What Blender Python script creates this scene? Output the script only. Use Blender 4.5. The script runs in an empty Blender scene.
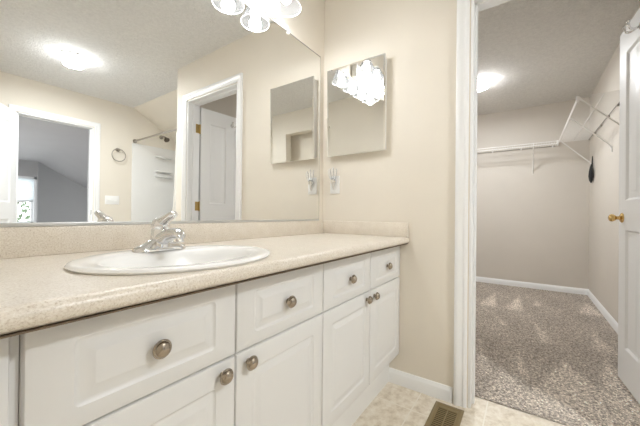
import bpy, bmesh, math, random
from mathutils import Vector, Matrix

C = bpy.context.scene
COL = C.collection
random.seed(7)

# ------------------------------------------------------------------ camera
# plan: x = along the mirror wall (closet wall face at x=0), y = out of the mirror wall (mirror at y=0), z up
YAW, PITCH, ROLL = 0.6069, 0.0041, 0.0105
cam_d = bpy.data.cameras.new('camera')
cam = bpy.data.objects.new('camera', cam_d)
COL.objects.link(cam)
c_, s_ = math.cos(YAW), math.sin(YAW)
F = Vector((c_, s_, 0)); R = Vector((s_, -c_, 0)); U = Vector((0, 0, 1))
F, U = F * math.cos(PITCH) + U * math.sin(PITCH), U * math.cos(PITCH) - F * math.sin(PITCH)
R, U = R * math.cos(ROLL) + U * math.sin(ROLL), U * math.cos(ROLL) - R * math.sin(ROLL)
M = Matrix((R, U, -F)).transposed().to_4x4()
M.translation = Vector((-1.66, -1.1313, 0.9659))
cam.matrix_world = M
cam_d.sensor_width = 36.0
cam_d.lens = 296.55 / 640 * 36
cam_d.clip_start = 0.02
C.camera = cam

# ------------------------------------------------------------------ world, exposure
w = bpy.data.worlds.new('daylight'); C.world = w; w.use_nodes = True
wn = w.node_tree.nodes; wl = w.node_tree.links
bgn = wn['Background']
bgn.inputs['Color'].default_value = (0.95, 0.97, 1.0, 1)
bgn.inputs['Strength'].default_value = 1.3
C.view_settings.view_transform = 'Standard'
C.view_settings.look = 'None'
C.view_settings.gamma = 1.0
C.view_settings.exposure = 1.70
C.view_settings.use_curve_mapping = False
cy = C.cycles
cy.max_bounces = 14; cy.diffuse_bounces = 8; cy.glossy_bounces = 8; cy.transmission_bounces = 8
cy.sample_clamp_indirect = 6.0
cy.use_denoising = True
BULB_W, DOME_E, CLOSET_E, DOME_W, CLOSET_W = 1.15, 13.0, 12.0, 9.0, 7.0

# ------------------------------------------------------------------ materials
def nd(nt, kind, **kw):
    n = nt.nodes.new(kind)
    for k, v in kw.items():
        if hasattr(n, k): setattr(n, k, v)
        else: n.inputs[k].default_value = v
    return n

def mat(name, col, rough=0.5, metal=0.0, **kw):
    m = bpy.data.materials.new(name); m.use_nodes = True
    b = m.node_tree.nodes['Principled BSDF']
    b.inputs['Base Color'].default_value = (*col, 1)
    b.inputs['Roughness'].default_value = rough
    b.inputs['Metallic'].default_value = metal
    for k, v in kw.items(): b.inputs[k].default_value = v
    return m

def coords(nt):
    return nt.nodes.new('ShaderNodeTexCoord').outputs['Object']

def noise(nt, vec, scale, detail=4.0, rough=0.55):
    n = nd(nt, 'ShaderNodeTexNoise'); n.inputs['Scale'].default_value = scale
    n.inputs['Detail'].default_value = detail; n.inputs['Roughness'].default_value = rough
    nt.links.new(vec, n.inputs['Vector']); return n.outputs['Fac']

def ramp(nt, fac, stops):
    r = nd(nt, 'ShaderNodeValToRGB')
    e = r.color_ramp.elements
    while len(e) < len(stops): e.new(0.5)
    for el, (p, c) in zip(e, stops):
        el.position = p; el.color = (*c, 1)
    nt.links.new(fac, r.inputs['Fac']); return r.outputs['Color']

def bump(nt, h, strength, dist=0.01):
    b = nd(nt, 'ShaderNodeBump'); b.inputs['Strength'].default_value = strength
    b.inputs['Distance'].default_value = dist
    nt.links.new(h, b.inputs['Height'])
    nt.links.new(b.outputs['Normal'], nt.nodes['Principled BSDF'].inputs['Normal'])

def mix(nt, fac, a, b, mode='MIX'):
    n = nd(nt, 'ShaderNodeMix', data_type='RGBA', blend_type=mode)
    for s, v in ((n.inputs[0], fac), (n.inputs[6], a), (n.inputs[7], b)):
        if isinstance(v, bpy.types.NodeSocket): nt.links.new(v, s)
        elif isinstance(v, (int, float)): s.default_value = v
        else: s.default_value = (*v, 1)
    return n.outputs[2]

def base(nt, col): nt.links.new(col, nt.nodes['Principled BSDF'].inputs['Base Color'])

def paint(name, col, bs=0.06):
    m = mat(name, col, 0.6); nt = m.node_tree; v = coords(nt)
    base(nt, ramp(nt, noise(nt, v, 3.0, 2), [(0.3, tuple(c * 0.985 for c in col)), (0.7, tuple(min(1, c * 1.015) for c in col))]))
    bump(nt, noise(nt, v, 140.0, 3), bs, 0.004); return m

WALL = paint('beige_wall_paint', (0.775, 0.725, 0.64))
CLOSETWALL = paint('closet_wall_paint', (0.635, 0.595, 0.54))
GREYWALL = paint('grey_wall_paint', (0.44, 0.435, 0.435))
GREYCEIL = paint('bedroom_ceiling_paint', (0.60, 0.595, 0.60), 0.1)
TRIM = mat('white_trim_enamel', (0.86, 0.87, 0.88), 0.35)
DOORW = mat('white_door_enamel', (0.84, 0.85, 0.86), 0.38)
CAB = mat('white_thermofoil', (0.745, 0.745, 0.74), 0.33)
CARC = mat('cabinet_face_frame', (0.74, 0.73, 0.70), 0.45)
KICK = mat('white_toe_kick', (0.80, 0.80, 0.79), 0.4)
CERAM = mat('white_ceramic', (0.88, 0.88, 0.87), 0.14)
CHROME = mat('polished_chrome', (0.80, 0.80, 0.81), 0.05, 1.0)
NICKEL = mat('antique_nickel', (0.40, 0.345, 0.28), 0.22, 1.0)
BRASS = mat('polished_brass', (0.72, 0.50, 0.20), 0.22, 1.0)
OLDBRASS = mat('aged_brass', (0.50, 0.36, 0.14), 0.3, 1.0)
BRONZE = mat('dark_bronze', (0.16, 0.13, 0.10), 0.35, 1.0)
PEWTER = mat('brushed_pewter', (0.40, 0.37, 0.33), 0.3, 1.0)
REGB = mat('bronze_painted_steel', (0.25, 0.19, 0.095), 0.42, 0.25)
DARK = mat('duct_interior', (0.02, 0.018, 0.015), 0.8)
MIRROR = mat('silvered_glass', (0.90, 0.905, 0.895), 0.0, 1.0)
BLACKC = mat('black_cloth', (0.018, 0.018, 0.02), 0.8)
RAILSHADOW = mat('shadow_grey_shelf_rail', (0.30, 0.28, 0.26), 0.5)  # white wire rail greyed to carry the shadow gap at the wall
WIRE = mat('white_vinyl_coated_wire', (0.84, 0.83, 0.81), 0.4)
BARM = mat('cream_satin_metal', (0.66, 0.65, 0.62), 0.35)
WHITEM = mat('white_satin_metal', (0.86, 0.86, 0.85), 0.3)
PLAST = mat('white_plastic', (0.88, 0.88, 0.87), 0.35)
ACRYL = mat('white_acrylic', (0.80, 0.80, 0.79), 0.25)
CLEAR = mat('clear_acrylic', (0.97, 0.98, 1.0), 0.05, 0.0, **{'Transmission Weight': 0.92, 'IOR': 1.45})
GAPSHADOW = mat('counter_gap_shadow', (0.16, 0.115, 0.075), 0.8)
EDGE = mat('dark_mirror_backing', (0.10, 0.10, 0.09), 0.5)
SEAL = mat('grey_mirror_channel', (0.62, 0.62, 0.61), 0.3, 0.7)
CURTAIN = mat('white_curtain_fabric', (0.85, 0.84, 0.81), 0.8)
BARK = mat('bark', (0.12, 0.09, 0.07), 0.9)
LEAF = mat('green_leaf', (0.13, 0.19, 0.10), 0.6)
SHADEF = mat('white_blind_fabric', (0.82, 0.86, 0.88), 0.8, 0.0, **{'Transmission Weight': 0.0})

def ceiling_mat(name, col, k):
    m = mat(name, col, 0.85); nt = m.node_tree; v = coords(nt)
    h = mix(nt, 0.5, noise(nt, v, 32.0, 5, 0.62), noise(nt, v, 95.0, 3, 0.6))
    hh = ramp(nt, h, [(0.38, (0, 0, 0)), (0.60, (1, 1, 1))])
    base(nt, mix(nt, hh, tuple(c * 0.89 for c in col), col))  # shade in the texture pits is put into the colour
    bump(nt, hh, k, 0.012); return m
CEIL = ceiling_mat('textured_white_ceiling', (0.93, 0.925, 0.91), 0.8)
CLCEIL = ceiling_mat('textured_closet_ceiling', (0.93, 0.915, 0.88), 0.9)

def counter_mat():
    m = mat('speckled_beige_laminate', (0.7, 0.62, 0.52), 0.32); nt = m.node_tree; v = coords(nt)
    a = ramp(nt, noise(nt, v, 270.0, 4, 0.7), [(0.30, (0.50, 0.42, 0.33)), (0.45, (0.73, 0.67, 0.585)), (0.60, (0.82, 0.77, 0.695)), (0.74, (0.89, 0.86, 0.80))])
    b = ramp(nt, noise(nt, v, 30.0, 3), [(0.3, (0.93, 0.92, 0.90)), (0.7, (1, 1, 1))])
    base(nt, mix(nt, 1.0, a, b, 'MULTIPLY')); return m
COUNTER = counter_mat()

def tile_mat():
    m = mat('cream_vinyl_tile', (0.75, 0.68, 0.56), 0.36); nt = m.node_tree; v = coords(nt)
    a = ramp(nt, noise(nt, v, 22.0, 7, 0.68), [(0.30, (0.52, 0.44, 0.33)), (0.48, (0.71, 0.635, 0.52)), (0.66, (0.83, 0.775, 0.68))])
    br = nd(nt, 'ShaderNodeTexBrick', offset=0.0, squash=1.0)
    mp = nd(nt, 'ShaderNodeMapping'); mp.inputs['Location'].default_value = (0.185, 0.06, 0)
    nt.links.new(v, mp.inputs['Vector']); nt.links.new(mp.outputs['Vector'], br.inputs['Vector'])
    for k, x in (('Scale', 1.0), ('Brick Width', 0.305), ('Row Height', 0.305), ('Mortar Size', 0.0035), ('Mortar Smooth', 0.3)):
        br.inputs[k].default_value = x
    base(nt, mix(nt, br.outputs['Fac'], a, (0.80, 0.75, 0.66)))
    bump(nt, noise(nt, v, 60.0, 4), 0.08, 0.003); return m
TILE = tile_mat()

def carpet_mat():
    m = mat('grey_brown_cut_pile', (0.3, 0.25, 0.2), 1.0); nt = m.node_tree; v = coords(nt)
    sp = ramp(nt, noise(nt, v, 85.0, 3, 0.85), [(0.30, (0.03, 0.024, 0.019)), (0.42, (0.19, 0.158, 0.130)), (0.54, (0.44, 0.395, 0.35)), (0.68, (0.90, 0.85, 0.79))])
    at = nd(nt, 'ShaderNodeAttribute', attribute_name='pile')
    lay = mix(nt, at.outputs['Fac'], (0.98, 0.92, 0.845), (2.2, 2.16, 2.10))
    base(nt, mix(nt, 1.0, sp, lay, 'MULTIPLY'))
    bump(nt, noise(nt, v, 130.0, 3, 0.8), 1.0, 0.012)
    nt.nodes['Principled BSDF'].inputs['Sheen Weight'].default_value = 0.3
    return m
CARPET = carpet_mat()

def emis(name, col, k):
    m = mat(name, col, 0.4); b = m.node_tree.nodes['Principled BSDF']
    b.inputs['Emission Color'].default_value = (*col, 1); b.inputs['Emission Strength'].default_value = k; return m
DOME = emis('lit_opal_glass', (0.93, 0.97, 1.0), DOME_E)
CDOME = emis('lit_opal_glass_closet', (0.97, 0.98, 1.0), CLOSET_E)
BFILL = emis('added_bedroom_fill_glow', (1.0, 0.985, 0.97), 28.0)
BULB = emis('lit_bulb', (1.0, 0.97, 0.94), 4.0)
def frosted():
    m = bpy.data.materials.new('frosted_shade_glass'); m.use_nodes = True; nt = m.node_tree
    nt.nodes.remove(nt.nodes['Principled BSDF'])
    t = nd(nt, 'ShaderNodeBsdfTranslucent'); t.inputs['Color'].default_value = (0.12, 0.12, 0.12, 1)
    g = nd(nt, 'ShaderNodeBsdfDiffuse'); g.inputs['Color'].default_value = (0.12, 0.12, 0.12, 1)
    c = nd(nt, 'ShaderNodeBsdfTransparent'); c.inputs['Color'].default_value = (0.88, 0.89, 0.90, 1)
    y = nd(nt, 'ShaderNodeMixShader'); y.inputs[0].default_value = 0.5
    nt.links.new(t.outputs[0], y.inputs[1]); nt.links.new(g.outputs[0], y.inputs[2])
    x = nd(nt, 'ShaderNodeMixShader'); x.inputs[0].default_value = 0.58
    nt.links.new(c.outputs[0], x.inputs[1]); nt.links.new(y.outputs[0], x.inputs[2])
    nt.links.new(x.outputs[0], nt.nodes['Material Output'].inputs['Surface']); return m
FROST = frosted()
RIMG = mat('white_glass_rim', (0.85, 0.85, 0.85), 0.2)
def pane_mat():
    m = bpy.data.materials.new('window_glass'); m.use_nodes = True; nt = m.node_tree
    nt.nodes.remove(nt.nodes['Principled BSDF'])
    t = nd(nt, 'ShaderNodeBsdfTransparent'); t.inputs['Color'].default_value = (0.95, 0.97, 0.97, 1)
    g = nd(nt, 'ShaderNodeBsdfGlossy'); g.inputs['Roughness'].default_value = 0.02
    x = nd(nt, 'ShaderNodeMixShader'); x.inputs[0].default_value = 0.06
    nt.links.new(t.outputs[0], x.inputs[1]); nt.links.new(g.outputs[0], x.inputs[2])
    nt.links.new(x.outputs[0], nt.nodes['Material Output'].inputs['Surface']); return m
PANE = pane_mat()
def blind_mat():
    m = bpy.data.materials.new('translucent_blind'); m.use_nodes = True; nt = m.node_tree
    nt.nodes.remove(nt.nodes['Principled BSDF'])
    t = nd(nt, 'ShaderNodeBsdfTranslucent'); t.inputs['Color'].default_value = (0.85, 0.9, 0.92, 1)
    g = nd(nt, 'ShaderNodeBsdfDiffuse'); g.inputs['Color'].default_value = (0.8, 0.85, 0.87, 1)
    x = nd(nt, 'ShaderNodeMixShader'); x.inputs[0].default_value = 0.5
    nt.links.new(t.outputs[0], x.inputs[1]); nt.links.new(g.outputs[0], x.inputs[2])
    nt.links.new(x.outputs[0], nt.nodes['Material Output'].inputs['Surface']); return m
BLIND = blind_mat()

# ------------------------------------------------------------------ mesh helpers
def nb(): return bmesh.new()

def box(bm, x0, x1, y0, y1, z0, z1, bev=0.0, seg=2):
    vs = [bm.verts.new((x, y, z)) for x in (x0, x1) for y in (y0, y1) for z in (z0, z1)]
    q = [(0, 1, 3, 2), (4, 6, 7, 5), (0, 4, 5, 1), (2, 3, 7, 6), (0, 2, 6, 4), (1, 5, 7, 3)]
    fs = [bm.faces.new([vs[i] for i in f]) for f in q]
    if bev:
        es = {e for f in fs for e in f.edges}
        bmesh.ops.bevel(bm, geom=list(es), offset=bev, segments=seg, affect='EDGES', profile=0.5)
    return bm

def strip(bm, loops, close_u=True, cap0=False, cap1=False):
    """quads between consecutive point loops"""
    L = [[bm.verts.new(p) for p in lp] for lp in loops]
    n = len(L[0])
    for a, b in zip(L, L[1:]):
        for i in range(n if close_u else n - 1):
            j = (i + 1) % n
            try: bm.faces.new((a[i], a[j], b[j], b[i]))
            except ValueError: pass
    if cap0: bm.faces.new(L[0])
    if cap1: bm.faces.new(list(reversed(L[-1])))
    return L

def frame_of(d):
    d = d.normalized()
    a = Vector((0, 0, 1)) if abs(d.z) < 0.95 else Vector((1, 0, 0))
    u = d.cross(a).normalized(); v = u.cross(d).normalized()
    return u, v

def tube(bm, pts, r, n=10, cap=True, closed=False):
    pts = [Vector(p) for p in pts]
    rs = r if isinstance(r, (list, tuple)) else [r] * len(pts)
    loops = []; k = len(pts)
    for i, p in enumerate(pts):
        if closed: d = pts[(i + 1) % k] - pts[i - 1]
        else: d = pts[min(i + 1, k - 1)] - pts[max(i - 1, 0)]
        u, v = frame_of(d)
        loops.append([p + (u * math.cos(t) + v * math.sin(t)) * rs[i] for t in [2 * math.pi * q / n for q in range(n)]])
    if closed: loops.append(loops[0])
    strip(bm, loops, True, cap and not closed, cap and not closed)
    if closed: bmesh.ops.remove_doubles(bm, verts=bm.verts, dist=1e-6)
    return bm

def lathe(bm, prof, o, axis=(0, 0, 1), n=32, sx=1.0, sy=1.0):
    """profile [(radius, height along axis)] turned about the axis through o"""
    o = Vector(o); ax = Vector(axis).normalized(); u, v = frame_of(ax)
    loops = [[o + ax * h + (u * math.cos(t) * sx + v * math.sin(t) * sy) * max(r, 1e-4)
              for t in [2 * math.pi * q / n for q in range(n)]] for r, h in prof]
    strip(bm, loops, True, True, True); return bm

def loft(bm, secs, n=16, cap=True):
    """secs: (centre, u vector, v vector) - ellipse sections"""
    loops = []
    for c, u, v in secs:
        c, u, v = Vector(c), Vector(u), Vector(v)
        loops.append([c + u * math.cos(t) + v * math.sin(t) for t in [2 * math.pi * q / n for q in range(n)]])
    strip(bm, loops, True, cap, cap); return bm

def smooth_path(pts, k=6):
    pts = [Vector(p) for p in pts]; out = []
    for i in range(len(pts) - 1):
        p0, p1, p2, p3 = pts[max(i - 1, 0)], pts[i], pts[i + 1], pts[min(i + 2, len(pts) - 1)]
        for j in range(k):
            t = j / k
            out.append(0.5 * ((2 * p1) + (p2 - p0) * t + (2 * p0 - 5 * p1 + 4 * p2 - p3) * t * t + (3 * p1 - p0 - 3 * p2 + p3) * t ** 3))
    out.append(pts[-1]); return out

def panel_face(bm, M, us, vs, panels, rings):
    """rectangular face in the local u,v plane (w = depth into the surface is -w); panels = (i,j) cells of the us x vs grid get the stepped rings (inset, w)"""
    P = lambda u, v, w=0.0: bm.verts.new(M @ Vector((u, v, w)))
    for i in range(len(us) - 1):
        for j in range(len(vs) - 1):
            a, b, c, d = us[i], us[i + 1], vs[j], vs[j + 1]
            if (i, j) not in panels:
                bm.faces.new((P(a, c), P(b, c), P(b, d), P(a, d))); continue
            prev = [P(a, c), P(b, c), P(b, d), P(a, d)]
            for ins, wd in rings:
                cur = [P(a + ins, c + ins, wd), P(b - ins, c + ins, wd), P(b - ins, d - ins, wd), P(a + ins, d - ins, wd)]
                for k in range(4): bm.faces.new((prev[k], prev[(k + 1) % 4], cur[(k + 1) % 4], cur[k]))
                prev = cur
            bm.faces.new(prev)

def obj(name, bm, m, parent=None, ang=35, flip=True):
    bmesh.ops.remove_doubles(bm, verts=bm.verts, dist=1e-5)
    if flip: bmesh.ops.recalc_face_normals(bm, faces=bm.faces)
    me = bpy.data.meshes.new(name); bm.to_mesh(me); bm.free()
    me.materials.append(m)
    for p in me.polygons: p.use_smooth = True
    me.set_sharp_from_angle(angle=math.radians(ang))
    o = bpy.data.objects.new(name, me); COL.objects.link(o)
    if parent:
        o.parent = parent
        r = parent
        off = Vector((0, 0, 0))
        while r: off += r.location; r = r.parent
        o.location = -off                      # meshes are modelled where they stand
    return o

def tag(o, label, cat, group=None):
    o['label'] = label; o['category'] = cat
    if group: o['group'] = group
    return o

def thing(name, label, cat, loc, group=None):
    o = bpy.data.objects.new(name, None); COL.objects.link(o)
    o.location = loc; o.empty_display_size = 0.05
    return tag(o, label, cat, group)

def struct(name, bm, m, parent=None, **kw):
    o = obj(name, bm, m, parent, **kw)
    if not parent: o['kind'] = 'structure'
    return o

def structroot(name, loc):
    o = bpy.data.objects.new(name, None); COL.objects.link(o); o.location = loc; o.empty_display_size = 0.05
    o['kind'] = 'structure'; return o

# ------------------------------------------------------------------ the setting
H = 2.444
YS = -3.451                       # entry wall
XC, YC = 3.233, -1.77             # closet back and side wall
D0, D1, DT = -0.897, -1.648, 2.075 # closet doorway along y, head height
B0, B1, BT = -0.898, -0.194, 2.05           # bedroom doorway along x
WT = 0.124

def flat(name, x0, x1, y0, y1, z, m, up=True):
    bm = nb(); f = [bm.verts.new(p) for p in ((x0, y0, z), (x1, y0, z), (x1, y1, z), (x0, y1, z))]
    bm.faces.new(f if up else f[::-1]); return bm

# floors
bm = nb(); box(bm, -3.0, WT, YS - 0.12, 0.1, -0.1, 0.0)
box(bm, WT + 0.0002, XC + 0.1, YS - 0.12, 0.1, -0.1, -0.0002)
struct('floor', bm, TILE)

def carpet():
    bm = nb(); nx, ny = 190, 110
    x0, x1, y0, y1 = WT, XC + 0.05, YC - 0.03, 0.02
    lay = bm.verts.layers.float.new('pile')
    wedges = [  # vacuum strokes: tip, far centre, half width
        ((2.78, -0.82), (1.95, -0.80), 0.075, 0.75), ((2.80, -1.08), (1.97, -1.035), 0.07, 0.8), ((2.62, -1.23), (2.30, -1.25), 0.05, 0.6),
        ((1.95, -0.82), (1.40, -0.985), 0.03, 0.5), ((1.90, -1.17), (1.18, -1.27), 0.045, 0.6), ((2.85, -1.70), (2.25, -1.66), 0.085, 0.75),
        ((1.85, -1.60), (1.22, -1.60), 0.06, 0.6), ((1.10, -0.82), (0.36, -0.94), 0.045, 0.45), ((0.98, -1.09), (0.48, -1.12), 0.045, 0.65),
        ((0.62, -1.00), (0.13, -1.10), 0.13, 0.55), ((0.95, -1.35), (0.13, -1.36), 0.22, 0.7), ((1.2, -1.58), (0.3, -1.56), 0.12, 0.75)]
    def val(x, y):
        v = 0.12 + 0.04 * math.sin(9 * x + 5 * y + 2.2 * math.sin(4 * y)) + 0.04 * math.sin(17 * y - 6 * x)
        for (tx, ty), (bx, by), hw, k in wedges:
            hw *= 1.35; ax, ay = bx - tx, by - ty; L = math.hypot(ax, ay)
            s = ((x - tx) * ax + (y - ty) * ay) / L / L
            if 0 < s < 1.08:
                d = abs((x - tx) * ay - (y - ty) * ax) / L
                e = hw * s + 0.01
                f = max(0.0, min(1.0, (e - d) / 0.045)) * min(1.0, (1.08 - s) / 0.2)
                v = max(v, k * f)
        return max(0.0, min(1.0, v))
    g = []
    for i in range(nx + 1):
        row = []
        for j in range(ny + 1):
            x = x0 + (x1 - x0) * i / nx; y = y0 + (y1 - y0) * j / ny
            p = bm.verts.new((x, y, 0.004 + random.uniform(-0.0015, 0.0015))); p[lay] = val(x, y); row.append(p)
        g.append(row)
    for i in range(nx):
        for j in range(ny): bm.faces.new((g[i][j], g[i + 1][j], g[i + 1][j + 1], g[i][j + 1]))
    return bm
cp = struct('floor_closet', carpet(), CARPET)
bm = nb(); box(bm, -2.6, 2.4, -8.1, YS - 0.12, -0.1, 0.0); struct('floor_bedroom', bm, mat('bedroom_carpet', (0.30, 0.28, 0.27), 1.0))

# ceilings
bm = nb(); box(bm, -3.0, WT * 0.5, YS - 0.12, 0.1, H, H + 0.08); box(bm, WT * 0.5, 0.267, YS - 0.12, -1.80, H, H + 0.08)
struct('ceiling', bm, CEIL)
bm = nb(); box(bm, WT * 0.5, XC + 0.1, -1.80, 0.1, H, H + 0.08); struct('ceiling_closet', bm, CLCEIL)
bm = nb(); f = [bm.verts.new(p) for p in ((0.267, -1.80, H), (0.267, YS - 0.1, H), (1.12, YS - 0.1, H - 0.571 * 0.853), (1.12, -1.80, H - 0.571 * 0.853))]
bm.faces.new(f); f2 = [bm.verts.new(v.co + Vector((0, 0, 0.08))) for v in f]; bm.faces.new(f2[::-1])
for k in range(4): bm.faces.new((f[k], f[(k + 1) % 4], f2[(k + 1) % 4], f2[k]))
struct('ceiling_slope', bm, WALL)

# walls (boxes around openings)
bm = nb(); box(bm, -3.0, XC + 0.1, 0.0, 0.1, 0, H); struct('wall_north', bm, WALL)
bm = nb()
box(bm, 0, WT, D0, 0.0, 0, H); box(bm, 0, WT, D1, D0, DT, H); box(bm, 0, WT, -1.838, D1, 0, H)
struct('wall_east', bm, WALL)
bm = nb()
box(bm, -3.0, B0, YS - 0.12, YS, 0, H); box(bm, B0, B1, YS - 0.12, YS, BT, H); box(bm, B1, 1.12, YS - 0.12, YS, 0, H)
struct('wall_south', bm, WALL)
bm = nb()
box(bm, -2.07, -1.95, -1.15, 0, 0, H); box(bm, -2.07, -1.95, -1.97, -1.15, 2.12, H); box(bm, -2.07, -1.95, -2.25, -1.97, 0, H)
struct('wall_west', bm, WALL)
bm = nb(); box(bm, -2.3, -2.2, YS - 0.12, 0.1, 0, H); struct('wall_west_outer', bm, WALL)
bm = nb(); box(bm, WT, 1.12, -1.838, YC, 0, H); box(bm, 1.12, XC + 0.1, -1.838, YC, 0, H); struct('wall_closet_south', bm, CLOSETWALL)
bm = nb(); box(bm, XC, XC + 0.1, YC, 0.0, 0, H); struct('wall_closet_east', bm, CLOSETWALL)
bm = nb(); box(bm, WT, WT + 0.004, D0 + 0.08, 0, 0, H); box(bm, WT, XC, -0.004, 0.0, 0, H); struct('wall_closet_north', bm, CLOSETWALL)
bm = nb(); box(bm, 1.05, 1.12, YS, -1.838, 0, H); struct('wall_tub_east', bm, WALL)

# trim -------------------------------------------------------------
CAS = [(o * 0.9, d) for o, d in [(0.0, 0.0), (0.0, 0.008), (0.006, 0.012), (0.016, 0.013), (0.022, 0.010), (0.034, 0.012), (0.044, 0.018), (0.058, 0.019), (0.065, 0.016), (0.065, 0.0)]]
def casing(u0, u1, top, place):
    """mitred casing round an opening; place(u, z, d) -> world point"""
    bm = nb()
    loops = [[place(u0 - o, 0, d), place(u0 - o, top + o, d), place(u1 + o, top + o, d), place(u1 + o, 0, d)] for o, d in CAS]
    strip(bm, loops, False); return bm
REV = 0.006
struct('trim_1', casing(D1 - REV, D0 + REV, DT + REV, lambda u, z, d: (-d, u, z)), TRIM)
struct('trim_2', casing(D1 - REV, D0 + REV, DT + REV, lambda u, z, d: (WT + d, u, z)), TRIM)
struct('trim_3', casing(B0 - REV, B1 + REV, BT + REV, lambda u, z, d: (u, YS + d, z)), TRIM)
struct('trim_4', casing(B0 - REV, B1 + REV, BT + REV, lambda u, z, d: (u, YS - 0.12 - d, z)), TRIM)
# jambs with stops
bm = nb(); j = 0.012
box(bm, -0.001, WT + 0.001, D0 - j, D0, 0, DT, 0.001); box(bm, -0.001, WT + 0.001, D1, D1 + j, 0, DT, 0.001); box(bm, -0.001, WT + 0.001, D1, D0, DT - j, DT, 0.001)
box(bm, 0.045, 0.078, D0 - j - 0.011, D0 - j, 0, DT - j, 0.002); box(bm, 0.045, 0.078, D1 + j, D1 + j + 0.011, 0, DT - j, 0.002); box(bm, 0.045, 0.078, D1 + j, D0 - j, DT - j - 0.011, DT - j, 0.002)
struct('trim_5', bm, TRIM)
bm = nb()
box(bm, B0, B0 + j, YS - 0.121, YS + 0.001, 0, BT, 0.001); box(bm, B1 - j, B1, YS - 0.121, YS + 0.001, 0, BT, 0.001); box(bm, B0, B1, YS - 0.121, YS + 0.001, BT - j, BT, 0.001)
box(bm, B0 + j, B0 + j + 0.011, YS - 0.075, YS - 0.045, 0, BT - j, 0.002); box(bm, B1 - j - 0.011, B1 - j, YS - 0.075, YS - 0.045, 0, BT - j, 0.002); box(bm, B0 + j, B1 - j, YS - 0.075, YS - 0.045, BT - j - 0.011, BT - j, 0.002)
jb = struct('trim_6', bm, TRIM)

BB = [(0.0, 0.0), (0.013, 0.0), (0.013, 0.055), (0.010, 0.063), (0.006, 0.070), (0.004, 0.076), (0.0, 0.078)]
def baseboard(name, a, b, nrm, m=TRIM):
    bm = nb(); a, b, nrm = Vector(a), Vector(b), Vector(nrm)
    strip(bm, [[a + nrm * d + Vector((0, 0, z)) for d, z in BB], [b + nrm * d + Vector((0, 0, z)) for d, z in BB]], True, True, True)
    return struct(name, bm, m)
baseboard('baseboard_east', (0, -0.47, 0), (0, D0 + REV + 0.065, 0), (-1, 0, 0))
baseboard('baseboard_east_end', (0, D1 - REV - 0.065, 0), (0, -1.838, 0), (-1, 0, 0))
baseboard('baseboard_closet_east', (XC, -0.004, 0), (XC, YC, 0), (-1, 0, 0))
baseboard('baseboard_closet_south', (XC, YC, 0), (WT + 0.02, YC, 0), (0, 1, 0))
baseboard('baseboard_closet_north', (WT, -0.004, 0), (XC, -0.004, 0), (0, -1, 0))
baseboard('baseboard_south', (B1 + 0.071, YS, 0), (0.25, YS, 0), (0, 1, 0))
baseboard('baseboard_south_west', (-3.0, YS, 0), (B0 - 0.071, YS, 0), (0, 1, 0))
baseboard('baseboard_west', (-1.95, -2.25, 0), (-1.95, -1.9, 0), (1, 0, 0))

# panel doors ---------------------------------------------------------
DR = [(0.004, -0.003), (0.012, -0.010), (0.024, -0.010), (0.048, -0.002), (0.052, -0.0015)]
def leaf_bm(M, wd, ht, th=0.035):
    """door leaf: local u along width, v up, w = out of the visible face; hinge at u=0"""
    bm = nb(); st = 0.105; mid = 0.085
    us = [0, st, (wd - mid) / 2, (wd + mid) / 2, wd - st, wd]
    vs = [0, 0.20, 0.875, 1.045, 1.89, ht]
    pan = {(1, 1), (3, 1), (1, 3), (3, 3)}
    panel_face(bm, M, us, vs, pan, DR)
    Mb = M @ Matrix.Translation((0, 0, -th)) @ Matrix.Scale(-1, 4, (0, 0, 1))
    panel_face(bm, Mb, us, vs, pan, DR)
    P = lambda u, v, w: bm.verts.new(M @ Vector((u, v, w)))
    for a, b in (((0, 0), (wd, 0)), ((wd, 0), (wd, ht)), ((wd, ht), (0, ht)), ((0, ht), (0, 0))):
        bm.faces.new((P(*a, 0), P(*b, 0), P(*b, -th), P(*a, -th)))
    return bm
def leaf_matrix(hinge, d, z0):
    d = Vector((d[0], d[1], 0)).normalized(); n = Vector((0, 0, 1)).cross(d)   # face normal
    Mx = Matrix((d, Vector((0, 0, 1)), n)).transposed().to_4x4()
    Mx.translation = Vector((hinge[0], hinge[1], z0)); return Mx

def hinge_bm(x, y, z, kx):
    bm = nb(); hh = 0.045
    lathe(bm, [(0.0, -hh - 0.006), (0.004, -hh - 0.006), (0.0065, -hh), (0.0065, hh), (0.004, hh + 0.006), (0.0, hh + 0.006)], (x, y, z), n=12)
    return bm

# closet door, swung open into the closet
HX, HY = WT + 0.020, D1 + 0.012
LD = Vector((0.700, 0.048, 0)).normalized()
LM = leaf_matrix((HX, HY), LD, 0.018)
LN = Vector((0, 0, 1)).cross(LD)
LW, LH = 0.682, 2.036
d1 = structroot('door_1', (HX, HY, 0))
obj('door_leaf', leaf_bm(LM, LW, LH), DOORW, d1)
def door_knob(root, Mx, u, v, m, th=0.035):
    for s in (1, -1):
        o = Mx @ Vector((u, v, 0 if s > 0 else -th)); ax = (Mx.to_3x3() @ Vector((0, 0, s)))
        bm = nb()
        lathe(bm, [(0.0, 0), (0.028, 0), (0.028, 0.004), (0.022, 0.009), (0.011, 0.012), (0.009, 0.026), (0.016, 0.031), (0.0215, 0.040), (0.0225, 0.048), (0.018, 0.056), (0.008, 0.060), (0.0, 0.0605)], o, ax, 24)
        obj('door_knob', bm, m, root)
door_knob(d1, LM, LW - 0.06, 0.945, BRASS)
bm = nb(); q = [LM @ Vector(p) for p in ((LW + 0.001, 0.93, -0.006), (LW + 0.001, 0.985, -0.006), (LW + 0.001, 0.985, -0.029), (LW + 0.001, 0.93, -0.029))]
bm.faces.new([bm.verts.new(p) for p in q]); obj('latch_plate', bm, BRASS, d1)
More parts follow.
